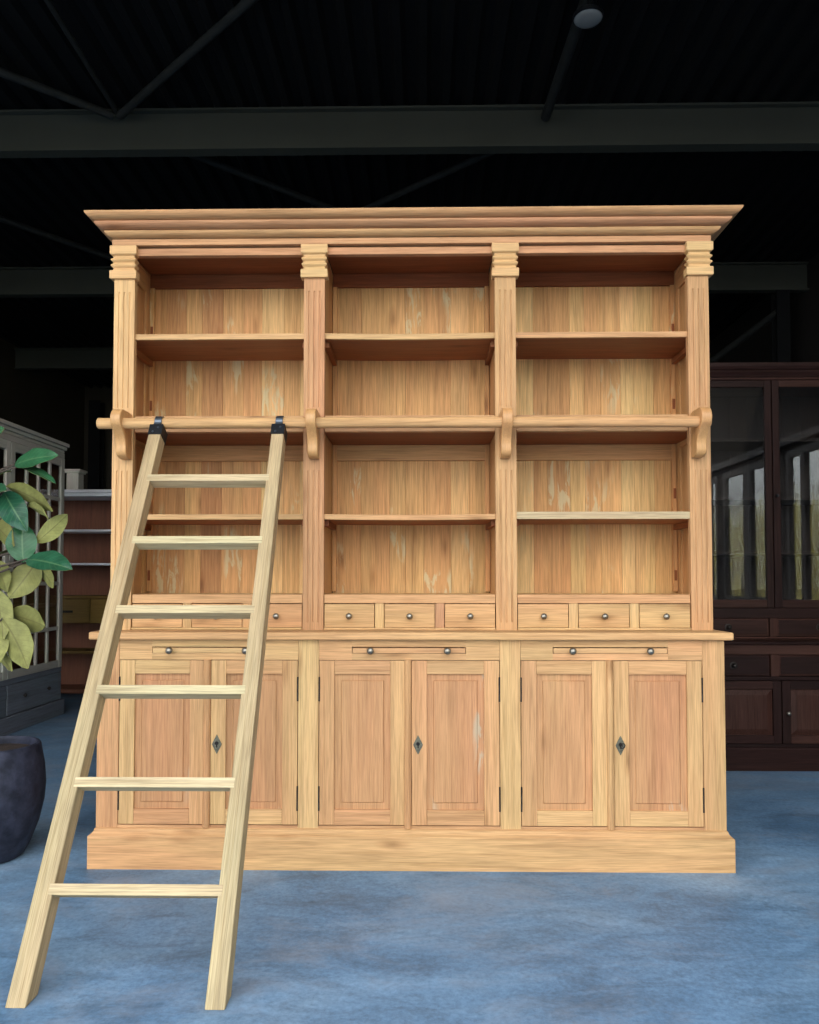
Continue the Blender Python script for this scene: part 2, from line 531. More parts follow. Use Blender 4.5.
# ---- upper stage
for s in (-1, 1):
    x0, x1 = (-HW, -HW + .024) if s < 0 else (HW - .024, HW)
    m = MB()
    m.box(x0, x1, U + .028, U + .085, .868, 2.392, 'z')
    m.box(x0, x1, BK - .07, BK - .002, .868, 2.392, 'z')
    for z0, z1 in ((.868, .99), (1.62, 1.70), (2.30, 2.392)):
        m.box(x0, x1, U + .0855, BK - .0705, z0, z1, 'y')
    m.box(x0 + .008, x1 - .008, U + .08, BK - .065, .98, 2.31, 'z', .2)
    m.build('end_panel', M['teak_side'], book, .001)
for x in (-.374, .374):
    bx('partition', M['teak_side'], book, (x - .034, x + .034, U + .028, BK - .013, .868, 2.392), 'z')
for k, xc in enumerate(BAY):
    a, b = (-1.137, -.410) if k == 0 else (-.338, .338) if k == 1 else (.410, 1.137)
    m = MB()
    x = a
    rp = random.Random(21 + k)
    while x < b - .001:
        w = rp.uniform(.055, .125)
        if b - x - w < .05:
            w = b - x
        m.box(x + .0003, x + w - .0003, BK - .012, BK, .868, 2.398, 'z', min(1, max(0, rp.gauss((.52, .45, .62)[k], (.22, .14, .22)[k]))))
        x += w
    m.build('back_panel', M['teak_back'], book, .0007, 1)
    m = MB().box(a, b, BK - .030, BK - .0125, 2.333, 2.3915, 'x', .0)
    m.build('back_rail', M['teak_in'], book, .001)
    m = MB().box(a, b, BK - .030, BK - .0125, 1.575, 1.6415, 'x', .8)
    m.build('back_rail', M['teak_side'], book, .001)
    for sx, q in ((-1, a), (1, b)):
        x0, x1 = (q, q + .019) if sx < 0 else (q - .019, q)
        bx('corner_post', M['teak_back'], book, (x0, x1, BK - .034, BK - .0125, 1.012, 2.332), 'z', .4)
        if (k, sx) in ((0, -1), (2, 1)):
            for z in (2.14, 1.815, 1.43, 1.08):
                bx('wedged_tenon', M['teak_in'], book, (x0 + .004, x1 - .004, BK - .0352, BK - .033, z - .022, z + .022), 'z', .1, 0)
        # bearers that carry the two loose shelves
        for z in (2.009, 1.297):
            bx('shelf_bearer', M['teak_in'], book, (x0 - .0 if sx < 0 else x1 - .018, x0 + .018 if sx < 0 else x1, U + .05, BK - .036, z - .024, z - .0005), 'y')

    def shelf(z0, z1, yf, tone, sag=0.0, mat=T):
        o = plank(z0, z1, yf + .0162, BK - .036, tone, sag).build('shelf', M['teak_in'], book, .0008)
        plank(z0 - .0005, z1 + .0003, yf, yf + .016, tone, sag).build('front_edge', mat, o, .0012)

    def plank(z0, z1, yf, yb, tone, sag):
        n = 12 if sag else 1
        g = MB()
        xs = [a + .001 + (b - a - .002) * i / n for i in range(n + 1)]
        vs, fs = [], []
        for x_ in xs:
            dz = -sag * (1 - ((x_ - xc) / ((b - a) / 2)) ** 2)
            vs += [(x_, yf, z0 + dz), (x_, yb, z0 + dz), (x_, yb, z1 + dz), (x_, yf, z1 + dz)]
        for i in range(n):
            for j in range(4):
                p_, q_ = 4 * i + j, 4 * i + (j + 1) % 4
                fs.append((p_, p_ + 4, q_ + 4, q_))
        fs.append((0, 1, 2, 3))
        fs.append((4 * n + 3, 4 * n + 2, 4 * n + 1, 4 * n))
        g.add(vs, fs, 'x', tone)
        return g
    shelf(2.0095, 2.031, U + .012, (.8, .7, .4)[k], .004 if k == 1 else 0)
    if k == 2:
        shelf(1.2975, 1.325, U + .004, .9, 0, M['ladder'])
    else:
        shelf(1.2975, 1.3175, U + .012, .6, .003 if k == 1 else 0)
    # fixed middle shelf with its front rail, and the top board
    m = MB().box(a, b, U + .036, BK - .0125, 1.642, 1.702, 'x', .3)
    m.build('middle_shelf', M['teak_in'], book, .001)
    fa, fb = (-1.080, -.4165) if k == 0 else (-.3315, .3315) if k == 1 else (.4165, 1.080)
    bx('middle_rail', T, book, (fa, fb, U + .006, U + .035, 1.640, 1.7035), 'x', .35)
    bx('drawer_board', M['teak_back'], book, (a, b, U + .03, BK - .036, .985, 1.004), 'x', .7)
    bx('drawer_rail', T, book, (fa, fb, U + .004, U + .029, .9705, 1.0045), 'x', .4)
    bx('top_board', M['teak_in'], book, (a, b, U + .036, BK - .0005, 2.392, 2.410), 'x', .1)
    bx('top_rail', T, book, (fa - .0, fb + .0, U + .008, U + .035, 2.3435, 2.3725), 'x', .2)
    # drawers
    dw = (fb - fa - .074) / 3
    for j in range(3):
        x0 = fa + j * (dw + .037)
        if j:
            bx('drawer_divider', T, book, (x0 - .036, x0 - .001, U + .004, U + .026, .876, .970), 'z')
        d = MB().box(x0 + .0015, x0 + dw - .0015, U + .003, U + .022, .8775, .9675, 'x', R.uniform(.35, .8))
        d.box(x0 + .006, x0 + dw - .006, U + .0222, BK - .06, .8785, .962, 'y', .1)
        d = d.build('drawer', T, book, .0012)
        knob(d, x0 + dw / 2, U + .003, .921, .0125)
    bx('drawer_sill', T, book, (fa, fb, U - .004, U + .026, .8685, .8765), 'x', .9, .002)


# ---- pilasters with three flutes and a beaded capital
def pilaster(x, k):
    hw = .0405
    m = MB()
    tn = (.95, .25, .45, .40)[k]
    fl = [-.021, 0, .021]
    g, dp = .0034, .0032
    poly = [(x - hw, U + .028), (x - hw, U)]
    for f in fl:
        poly += [(x + f - g, U), (x + f - .5 * g, U + dp), (x + f + .5 * g, U + dp), (x + f + g, U)]
    poly += [(x + hw, U), (x + hw, U + .028)]
    rect = [(x - hw, U + .028), (x - hw, U), (x + hw, U), (x + hw, U + .028)]
    tt = 3.3
    for z0, z1, pl in ((.868, .897, rect), (.897, 1.487, poly), (1.487, 1.735, rect), (1.735, 2.195, poly), (2.195, 2.246, rect)):
        m.prism(pl, 'z', z0, z1, tone=tn)
    # keep one continuous grain along the post
    o0 = Vector((R.random() * 9, R.random() * 9, R.random() * 9))
    m.g = [Vector((p.z, p.x, p.y)) + o0 for p in m.v]
    p = m.build('pilaster', T, book)
    c = MB()
    pr = [(-.02, 2.246), (.010, 2.246), (.012, 2.248), (.012, 2.2765), (.010, 2.279), (.002, 2.283), (.001, 2.290), (.008, 2.297), (.0095, 2.300), (.008, 2.303), (.0015, 2.309), (.0015, 2.313), (.008, 2.319), (.0095, 2.322), (.008, 2.325), (.001, 2.332), (.002, 2.339), (.010, 2.343), (.012, 2.3455), (.012, 2.376), (.010, 2.3775), (-.02, 2.378)]
    c.mould(pr, hw - (.001 if k == 3 else 0), U - .001, U + .026, x + (-.003, 0, 0, .005)[k], tone=.6)
    c.build('capital', M['capital'], p)


for k, x in enumerate(PIL):
    pilaster(x, k)

# ---- frieze and stepped cornice
m = MB().mould([(-.03, 2.378), (.006, 2.378), (.006, 2.402), (-.03, 2.402)], HW + .003, U - .004, BK, tone=.25)
m.build('frieze', T, book, .0015)
m = MB()
def thumb(e0, e1, z0, z1):
    h = z1 - z0 - .003
    z0 += .003
    q = [(-.03, z0 - .003), (e0 - .012, z0 - .003), (e0 - .012, z0), (e0, z0)]
    for i in range(1, 10):
        a = math.pi / 2 * i / 9
        q.append((e0 + (e1 - e0) * math.sin(a), z0 + h * .93 * (1 - math.cos(a))))
    q += [(e1 - .0008, z1 - .0008), (e1 - .002, z1), (-.03, z1)]
    return q
m.mould(thumb(.002, .034, 2.402, 2.426), HW, U - .004, BK, .004, tone=.5, smooth=True)
m.mould(thumb(.026, .064, 2.426, 2.451), HW, U - .004, BK, .006, tone=.1, smooth=True)
m.mould(thumb(.056, .093, 2.451, 2.479), HW, U - .004, BK, .008, tone=.4, smooth=True)
m.box(-HW - .02, HW + .02, U - .02, BK - .001, 2.464, 2.475, 'x', .4)
m.build('cornice', T, book)


# ---- ladder rail and its four scroll brackets
def bracket(x, k):
    yc, zc, r = U - .082, 1.657, .042
    pts = []
    pts += [(U, 1.708), (U - .030, 1.711)]
    pts += arc(yc, zc + .012, r, 78, 215, 14)
    # neck sweeps back towards the pilaster, then a rounded foot
    pts += [(yc - .014, 1.628), (yc + .006, 1.607), (yc + .016, 1.588), (yc + .018, 1.570)]
    pts += [(yc + .017, 1.556), (yc + .022, 1.543), (yc + .034, 1.534), (yc + .052, 1.530), (U, 1.530)]
    w = .0192
    m = MB()
    m.prism(pts, 'x', x - w, x + w, grain='z', tone=.5, smooth=True)
    m.build('rail_bracket', M['bracket'], book, .0035, 3)


for k, x in enumerate((-1.106, -.370, .369, 1.107)):
    bracket(x, k)
m = MB()
rr = .0208
m.lathe([(.0001, -1.187), (rr - .003, -1.187), (rr, -1.184)] + [(rr, -1.18 + 2.31 * i / 20) for i in range(21)] + [(rr - .003, 1.133), (.0001, 1.133)], (0, U - .082, 1.657), 'x', 24, tone=.62)
m.build('ladder_rail', M['teak'], book)

# ================================================================== LADDER
lad = thing('ladder', (-.71, 2.05, 0), 'pale wooden six-rung library ladder leaning on the bookcase rail', 'ladder')
B0, T0 = Vector((0, 1.931, 0)), Vector((0, 2.858, 1.640))
u = (T0 - B0).normalized()
LEN = (T0 - B0).length
nf = Vector((0, -u.z, u.y))                  # out of the front face
TH = .056


def stile(xb0, xb1, xt0, xt1, tone):
    vs = []
    for xb, xt in ((xb0, xt0), (xb1, xt1)):
        for d in (0, TH):
            p = Vector((0, B0.y, 0)) - nf * d
            s0 = -p.z / u.z
            vs.append(Vector((xb, 0, 0)) + p + u * s0)
            vs.append(Vector((xt, 0, 0)) + p + u * LEN)
    # order: (left front b,t)(left back b,t)(right front b,t)(right back b,t)
    fs = [(0, 4, 5, 1), (2, 3, 7, 6), (0, 1, 3, 2), (4, 6, 7, 5), (0, 2, 6, 4), (1, 5, 7, 3)]
    gco = [(v.dot(u), v.x, v.dot(nf)) for v in vs]
    return MB().add(vs, fs, 'z', tone, False, gco).build('stile', M['ladder'], lad, .003, 2)


def lx(s, a, b):
    return a + (b - a) * s


LS = (-.988, -.936, -.972, -.926)
RS = (-.490, -.439, -.513, -.467)
st = [stile(*LS, .45), stile(*RS, .55)]
for i, s in enumerate((.1455, .296, .4445, .590, .731, .871)):
    c = B0 + u * (LEN * s)
    x0, x1 = lx(s, LS[1], LS[3]) - .012, lx(s, RS[0], RS[2]) + .012
    h = .0145
    f0, f1 = .0012, -.043
    vs = [Vector((x, 0, 0)) + c + nf * f + u * k for k in (-h, h) for f in (f1, f0) for x in (x0, x1)]
    fs = [(0, 1, 3, 2), (4, 6, 7, 5), (0, 4, 5, 1), (2, 3, 7, 6), (0, 2, 6, 4), (1, 5, 7, 3)]
    MB().add(vs, fs, 'x', .7 + .3 * R.random(), False, [(v.x, v.dot(u), v.dot(nf)) for v in vs]).build('rung', M['ladder'], lad, .002, 2)
RC = Vector((0, U - .082, 1.657))             # centre of the rail
for a, b, sti in ((LS[2], LS[3], st[0]), (RS[2], RS[3], st[1])):
    xm = (a + b) / 2
    # folded steel shoe round the head of the stile
    m = MB()
    e = .0022
    top = T0 + u * .004
    for f, g, xa, xb in ((e, 0, a - e, b + e), (-TH, -TH - e, a - e, b + e), (0, -TH, a - e, a), (0, -TH, b, b + e)):
        vs = [Vector((x, 0, 0)) + top + nf * q + u * k for k in (-.046, .0) for q in (g, f) for x in (xa, xb)]
        m.add(vs, [(0, 1, 3, 2), (4, 6, 7, 5), (0, 4, 5, 1), (2, 3, 7, 6), (0, 2, 6, 4), (1, 5, 7, 3)], 'x', .5)
    vs = [Vector((x, 0, 0)) + top + nf * q + u * k for k in (0, e) for q in (-TH - e, e) for x in (a - e, b + e)]
    m.add(vs, [(0, 1, 3, 2), (4, 6, 7, 5), (0, 4, 5, 1), (2, 3, 7, 6), (0, 2, 6, 4), (1, 5, 7, 3)], 'x', .5)
    hk = m.build('shoe', M['black_metal'], lad)
    # strap that climbs from the shoe and hooks over the rail
    path = [top + nf * -.004 + u * -.01, top + nf * -.004 + u * .012]
    r1 = rr + .0035
    for ang in range(195, -1, -15):
        path.append(RC + Vector((0, r1 * math.cos(math.radians(ang)), r1 * math.sin(math.radians(ang)))))
    path = [Vector((0, p.y, p.z)) for p in path]
    vs, fs = [], []
    wv = .0135
    for j, p in enumerate(path):
        d = (path[min(j + 1, len(path) - 1)] - path[max(j - 1, 0)]).normalized()
        q = Vector((0, -d.z, d.y)) * .0024
        for sx, sq in ((-1, -1), (1, -1), (1, 1), (-1, 1)):
            vs.append(p + q * sq + Vector((xm + wv * sx, 0, 0)))
    for j in range(len(path) - 1):
        for k in range(4):
            fs.append((4 * j + k, 4 * j + (k + 1) % 4, 4 * j + 4 + (k + 1) % 4, 4 * j + 4 + k))
    fs += [(3, 2, 1, 0), tuple(4 * (len(path) - 1) + k for k in range(4))]
    MB().add(vs, fs, 'x', .5).build('hook_strap', M['steel'], lad, .0008, 1)
    for k in (-.034, -.014):
        c = top + nf * (e + .0003) + u * k + Vector((xm + (-.008 if k < -.03 else .009), 0, 0))
        MB().tube([c - nf * .001, c + nf * .0022], .0042, 10).build('screw', M['steel'], hk)

# ================================================================== DARK GLAZED CABINET (right)
DL, DU, DB = 4.34, 4.47, 4.86
dc = thing('display_cabinet', (2.07, 4.6, 0), 'dark brown glazed display cabinet standing right behind the bookcase', 'cabinet')
DX0, DX1, DXC = 1.52, 2.63, 2.075
DK = M['dark']
m = MB().mould([(0, .0), (.012, 0), (.012, .118), (.006, .128), (.0, .135)], .555, DL + .012, DB, DXC, tone=.4)
m.build('plinth', DK, dc)
m = MB()
m.box(DX0, DX0 + .02, DL + .02, DB, .0, .70)
m.box(DX1 - .02, DX1, DL + .02, DB, .0, .70)
m.box(DX0 + .02, DX1 - .02, DB - .02, DB, .0, .70, 'z')
m.box(DX0 + .02, DX1 - .02, DL + .03, DB - .02, .14, .16)
m.build('lower_carcass', DK, dc)
DM = 2.052
DML = 2.053
f = MB()
f.box(DX0, DX0 + .06, DL, DL + .02, .13, .70, 'z')
f.box(DX1 - .06, DX1, DL, DL + .02, .13, .70, 'z')
f.box(DX0 + .0605, DX1 - .0605, DL + .0005, DL + .02, .130, .148, 'x')
f.box(DX0 + .0605, DX1 - .0605, DL + .0005, DL + .02, .500, .522, 'x')
f.box(DX0 + .0605, DX1 - .0605, DL + .0005, DL + .02, .643, .70, 'x')
f.box(1.990, 2.036, DL + .0002, DL + .02, .5225, .6425, 'z', .9)
f.build('lower_frame', DK, dc, .002)
m = MB().mould([(0, .700), (.016, .700), (.020, .706), (.020, .714), (.012, .720), (0, .722)], .555, DL, DB, DXC, tone=.3)
m.box(DX0 + .002, DX1 - .002, DL + .001, DB - .002, .702, .7215)
m.build('waist_board', DK, dc)


def dark_drawer(x0, x1, z0, z1, yf):
    d = MB().box(x0 + .003, x1 - .003, yf + .010, yf + .03, z0 + .003, z1 - .003, 'x')
    d.box(x0 + .012, x1 - .012, yf + .006, yf + .0102, z0 + .012, z1 - .012, 'x')
    d = d.build('drawer', DK, dc, .0025)
    c = ((x0 + x1) / 2, yf + .006, (z0 + z1) / 2)
    knob(d, *c, .013, M['iron'], 'knob')
    MB().lathe([(.012, 0), (.020, 0), (.020, -.003), (.017, -.004), (.012, -.003)], c, 'y', 20).build('rose', M['iron'], d)


def dark_door(x0, x1, z0, z1, yf, kx):
    d = MB()
    w = .046
    d.box(x0, x0 + w, yf, yf + .022, z0, z1, 'z')
    d.box(x1 - w, x1, yf, yf + .022, z0, z1, 'z')
    d.box(x0 + w, x1 - w, yf + .0004, yf + .022, z0, z0 + .045, 'x')
    d.box(x0 + w, x1 - w, yf + .0004, yf + .022, z1 - .045, z1, 'x')
    d = d.build('door', DK, dc, .002)
    a0, a1, b0, b1 = x0 + w, x1 - w, z0 + .045, z1 - .045
    vs, fs = [], []
    for e, y in ((0, yf + .014), (.004, yf + .014), (.034, yf + .004)):
        vs += [(a0 + e, y, b0 + e), (a1 - e, y, b0 + e), (a1 - e, y, b1 - e), (a0 + e, y, b1 - e)]
    for j in range(2):
        for k in range(4):
            a, b = 4 * j + k, 4 * j + (k + 1) % 4
            fs.append((a, b, b + 4, a + 4))
    fs.append((8, 9, 10, 11))
    n = 12
    vs += [(a0, yf + .02, b0), (a1, yf + .02, b0), (a1, yf + .02, b1), (a0, yf + .02, b1)]
    fs.append((n + 3, n + 2, n + 1, n))
    for k in range(4):
        fs.append((k, n + k, n + (k + 1) % 4, (k + 1) % 4))
    MB().add(vs, fs, 'z', .8).build('door_panel', DK, d, 0)
    if kx is not None:
        knob(d, kx, yf, .32, .011, M['pewter'])


dark_drawer(DX0 + .0605, 1.990, .5225, .6425, DL)
dark_drawer(2.036, DX1 - .0605, .5225, .6425, DL)
dark_door(DX0 + .063, 2.046, .151, .497, DL, None)
dark_door(2.051, DX1 - .063, .151, .497, DL, 2.078)
# upper glazed stage
m = MB()
m.box(DX0, DX0 + .022, DU + .02, DB, .722, 2.235, 'z')
m.box(DX1 - .022, DX1, DU + .02, DB, .722, 2.235, 'z')
m.box(DX0 + .022, DX1 - .022, DU + .03, DB - .016, 2.21, 2.235)
m.box(DX0 + .022, DX1 - .022, DU + .03, DB - .016, .722, .734)
m.build('upper_carcass', DK, dc)
m = MB()
x = DX0 + .022
while x < DX1 - .03:
    w = min(.11, DX1 - .022 - x)
    m.box(x + .0005, x + w - .0005, DB - .015, DB, .722, 2.235, 'z')
    x += w
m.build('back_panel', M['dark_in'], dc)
f = MB()
f.box(DX0, DX0 + .055, DU, DU + .02, .722, 2.225, 'z')
f.box(DX1 - .055, DX1, DU, DU + .02, .722, 2.225, 'z')
f.box(DX0 + .0552, DX1 - .0552, DU + .0004, DU + .02, .722, .733, 'x')
f.box(DX0 + .0552, DX1 - .0552, DU + .0004, DU + .02, .8405, .896, 'x')
f.box(DX0 + .0552, DX1 - .0552, DU + .0004, DU + .02, 2.222, 2.24, 'x')
f.box(2.046, 2.088, DU + .0002, DU + .02, .7335, .840, 'z', .9)
f.build('upper_frame', DK, dc, .002)
dark_drawer(DX0 + .0552, 2.046, .7335, .840, DU)
dark_drawer(2.088, DX1 - .0552, .7335, .840, DU)
for z in (1.226, 1.544, 1.887):
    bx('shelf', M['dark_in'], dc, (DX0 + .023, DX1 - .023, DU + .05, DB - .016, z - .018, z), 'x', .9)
for x0, x1, kx in ((DX0 + .057, 2.0735, None), (2.0785, DX1 - .057, 2.094)):
    d = MB()
    w = .040
    d.box(x0, x0 + w, DU - .002, DU + .022, .899, 2.219, 'z')
    d.box(x1 - w, x1, DU - .002, DU + .022, .899, 2.219, 'z')
    d.box(x0 + w, x1 - w, DU - .0015, DU + .022, .899, .945, 'x')
    d.box(x0 + w, x1 - w, DU - .0015, DU + .022, 2.178, 2.219, 'x')
    d = d.build('glazed_door', DK, dc, .003)
    bx('glass_pane', M['glass'], d, (x0 + w - .004, x1 - w + .004, DU + .008, DU + .012, .941, 2.182), bevel=0)
    if kx:
        m = MB().lathe([(.0001, -.022), (.006, -.022), (.009, -.018), (.009, -.012), (.004, -.008), (.004, 0)], (kx, DU - .002, 1.545), 'y', 12)
        m.build('knob', M['black_metal'], d)
m = MB().mould([(-.03, 2.236), (.006, 2.236), (.010, 2.245), (.022, 2.262), (.024, 2.270), (.034, 2.278), (.040, 2.292), (.040, 2.312), (-.03, 2.314)], .555, DU, DB, DXC, tone=.5)
m.box(DX0 - .01, DX1 + .01, DU + .01, DB - .001, 2.25, 2.306)
m.build('cornice', DK, dc)

# ================================================================== GREY GLAZED CABINET (left, seen along its front)
gc_ = thing('glazed_cupboard', (-2.98, 5.3, 0), 'tall grey painted glazed cupboard with barred doors beside the potted plant', 'cabinet')
GX, GY0, GY1, GB = -2.80, 4.46, 6.06, -3.20
G = M['grey']
SL = M['slate']
m = MB()
m.box(GB, GX - .02, GY0, GY0 + .022, .12, 2.06)
m.box(GB, GX - .02, GY1 - .022, GY1, .12, 2.06)
m.box(GB, GB + .015, GY0 + .022, GY1 - .022, .12, 2.06, 'z')
m.box(GB + .015, GX - .02, GY0 + .022, GY1 - .022, .34, .362)
m.build('carcass', M['brown'], gc_)
m = MB().box(GB - .01, GX + .02, GY0 - .02, GY1 + .02, .0, .118, 'y')
m.build('plinth', SL, gc_, .004)
m = MB()
for e, z0, z1 in ((.0, 2.06, 2.085), (.014, 2.086, 2.112), (.028, 2.113, 2.142)):
    m.box(GB - e * .3, GX + e, GY0 - e, GY1 + e, z0, z1, 'y', .6)
m.build('cornice', G, gc_, .006)
nd_ = 2
span = (GY1 - GY0) / nd_
bx('front_rail', G, gc_, (GX - .02, GX, GY0, GY1, 2.02, 2.059), 'y')
bx('front_rail', SL, gc_, (GX - .02, GX, GY0, GY1, .337, .372), 'y')
for k in range(2):
    y0, y1 = GY0 + k * (GY1 - GY0) / 2, GY0 + (k + 1) * (GY1 - GY0) / 2
    d = MB().box(GX - .019, GX + .002, y0 + .006, y1 - .006, .124, .333, 'y')
    d = d.build('drawer', SL, gc_, .003)
    for t in (.28, .72):
        MB().lathe([(.0001, .022), (.010, .022), (.014, .016), (.014, .010), (.006, .006), (.006, 0)], (GX + .002, y0 + (y1 - y0) * t, .235), 'x', 12).build('knob', M['iron'], d)
for k in range(nd_):
    y0, y1 = GY0 + k * span + .002, GY0 + (k + 1) * span - .002
    d = MB()
    w = .055
    d.box(GX - .018, GX + .004, y0, y0 + w, .374, 2.018, 'z')
    d.box(GX - .018, GX + .004, y1 - w, y1, .374, 2.018, 'z')
    d.box(GX - .018, GX + .003, y0 + w, y1 - w, .374, .43, 'y')
    d.box(GX - .018, GX + .003, y0 + w, y1 - w, 1.955, 2.018, 'y')
    for t in (.25, .5, .75):
        ym = y0 + w + (y1 - y0 - 2 * w) * t
        d.box(GX - .016, GX + .002, ym - .014, ym + .014, .43, 1.955, 'z')
    for z in (.68, 1.03, 1.69):
        d.box(GX - .015, GX + .001, y0 + w, y1 - w, z - .014, z + .014, 'y')
    d = d.build('glazed_door', G, gc_, .003)
    bx('glass_pane', M['glass'], d, (GX - .010, GX - .007, y0 + w - .004, y1 - w + .004, .426, 1.96), bevel=0)
for z in (.86, 1.25, 1.65):
    bx('shelf', M['brown'], gc_, (GB + .016, GX - .03, GY0 + .024, GY1 - .024, z - .012, z + .012), 'y')

# ================================================================== OPEN SHELF UNIT BEHIND (left)
os_ = thing('open_shelf', (-2.65, 6.95, 0), 'brown open shelf unit with white top and ochre drawer row', 'shelf')
SX0, SX1, SY, SB = -3.42, -1.90, 6.80, 7.16
BR = M['brown']
m = MB()
m.box(SX0, SX0 + .03, SY + .01, SB, .0, 1.80, 'z')
m.box(SX1 - .03, SX1, SY + .01, SB, .0, 1.80, 'z')
m.box(SX0 + .03, SX1 - .03, SB - .015, SB, .0, 1.80, 'z')
m.box(SX0 + .03, SX1 - .03, SY + .02, SB - .016, .06, .085)
m.build('carcass', BR, os_)
m = MB()
m.box(SX0 - .02, SX1 + .02, SY - .012, SB, 1.80, 1.832, 'x')
m.box(SX0 - .035, SX1 + .035, SY - .03, SB, 1.833, 1.860, 'x')
m.build('top_board', M['white'], os_, .005)
for z in (1.497, 1.197):
    o = bx('shelf', M['white'], os_, (SX0 + .031, SX1 - .031, SY + .012, SB - .016, z - .009, z + .009), 'x')
bx('shelf', M['ochre'], os_, (SX0 + .031, SX1 - .031, SY + .012, SB - .016, .89, .915), 'x')
bx('shelf', M['ochre'], os_, (SX0 + .031, SX1 - .031, SY + .012, SB - .016, .40, .425), 'x')
for k in range(3):
    w = (SX1 - SX0 - .06) / 3
    x0 = SX0 + .03 + k * w
    d = bx('drawer', M['ochre'], os_, (x0 + .003, x0 + w - .003, SY + .006, SY + .03, .672, .886), 'x', None, .003)
    bx('pull_slot', M['hole'], d, (x0 + w / 2 - .09, x0 + w / 2 + .09, SY - .002, SY + .008, .765, .785), 'x')
ped = thing('wooden_pedestal', (-3.10, 6.93, 1.860), 'small grey capped wooden pedestal standing on the white shelf top', 'pedestal')
m = MB().prism([(-.055, 6.875), (.040, 6.875), (.040, 6.99), (-.055, 6.99)], 'z', 1.8605, 2.02) if False else MB().box(-3.165, -3.055, 6.875, 6.985, 1.8605, 2.022, 'z')
m.build('shaft', G, ped, .004)
m = MB().box(-3.18, -3.04, 6.86, 7.0, 2.0225, 2.035, 'x')
m.box(-3.19, -3.03, 6.85, 7.01, 2.0355, 2.055, 'x')
m.build('cap', G, ped, .004)

# ================================================================== POTTED PLANT (left)
pl = thing('potted_plant', (-1.607, 2.962, 0), 'broad-leaved green plant in a dark round clay pot at left', 'plant')
pc = Vector((-1.607, 2.962, 0))
prof = [(.0001, .0), (.105, .0), (.118, .008), (.142, .055), (.168, .125), (.186, .205), (.191, .270), (.186, .340), (.176, .395), (.171, .421), (.167, .428), (.158, .430), (.1535, .425), (.152, .412), (.154, .36), (.0001, .352)]
MB().lathe(prof, pc, 'z', 48).build('pot', M['pot'], pl)
m = MB().lathe([(.0001, .405), (.05, .408), (.11, .403), (.1505, .400)], pc, 'z', 32)
m.build('soil', M['soil'], pl)
stem = MB()
tp = [(-1.652, 3.00, .37), (-1.672, 3.0, .62), (-1.690, 3.0, .88), (-1.682, 3.0, 1.10), (-1.700, 3.0, 1.32), (-1.692, 3.01, 1.55), (-1.700, 3.0, 1.76)]
stem.tube(tp, [.016, .0145, .013, .012, .010, .008, .005], 10)
rl0 = random.Random(9)


def pt(t):
    t = max(0, min(.999, t)) * (len(tp) - 1)
    i = int(t)
    return Vector(tp[i]).lerp(Vector(tp[i + 1]), t - i)


def leaf(mb, base, tip, W, up, fold=.18, curl=.09):
    base, tip, up = Vector(base), Vector(tip), Vector(up)
    d = tip - base
    Ln = d.length
    d.normalize()
    n = (up - d * up.dot(d)).normalized()
    s = d.cross(n)
    NS, NT = 12, 6
    vs = []
    for layer in (0, -.0012):
        for i in range(NS + 1):
            a = i / NS
            w = W / 2 * (max(0.0, math.sin(math.pi * a ** .9)) ** .78) + .0008
            for j in range(NT + 1):
                t = -1 + 2 * j / NT
                h = fold * abs(t) * w + curl * Ln * (a * (1 - a) * 2.2 - .10 * a) - .0022 * (1 if j == NT // 2 else 0)
                h += .0025 * math.sin(a * 17 + (2 if t > 0 else 0)) * abs(t) * (W / .1)
                vs.append(base + d * (a * Ln) + s * (t * w) + n * (h + layer))
    row = NT + 1
    L2 = (NS + 1) * row
    ft, fb = [], []
    for i in range(NS):
        for j in range(NT):
            a = i * row + j
            ft.append((a, a + row, a + row + 1, a + 1))
            fb.append((L2 + a, L2 + a + 1, L2 + a + row + 1, L2 + a + row))
        for j in (0, NT):
            a = i * row + j
            q = (a, L2 + a, L2 + a + row, a + row)
            fb.append(q if j == 0 else q[::-1])
    n0 = len(mb.v)
    gco = [(i / NS, -1 + 2 * j / NT, 0) for _ in (0, 1) for i in range(NS + 1) for j in range(NT + 1)]
    mb.add(vs, ft, 'x', rl0.random(), True, gco, 0, Vector((0, 0, 0)))
    for f_ in fb:
        mb.f.append(tuple(n0 + k for k in f_))
        mb.sm.append(True)
        mb.mi.append(1)


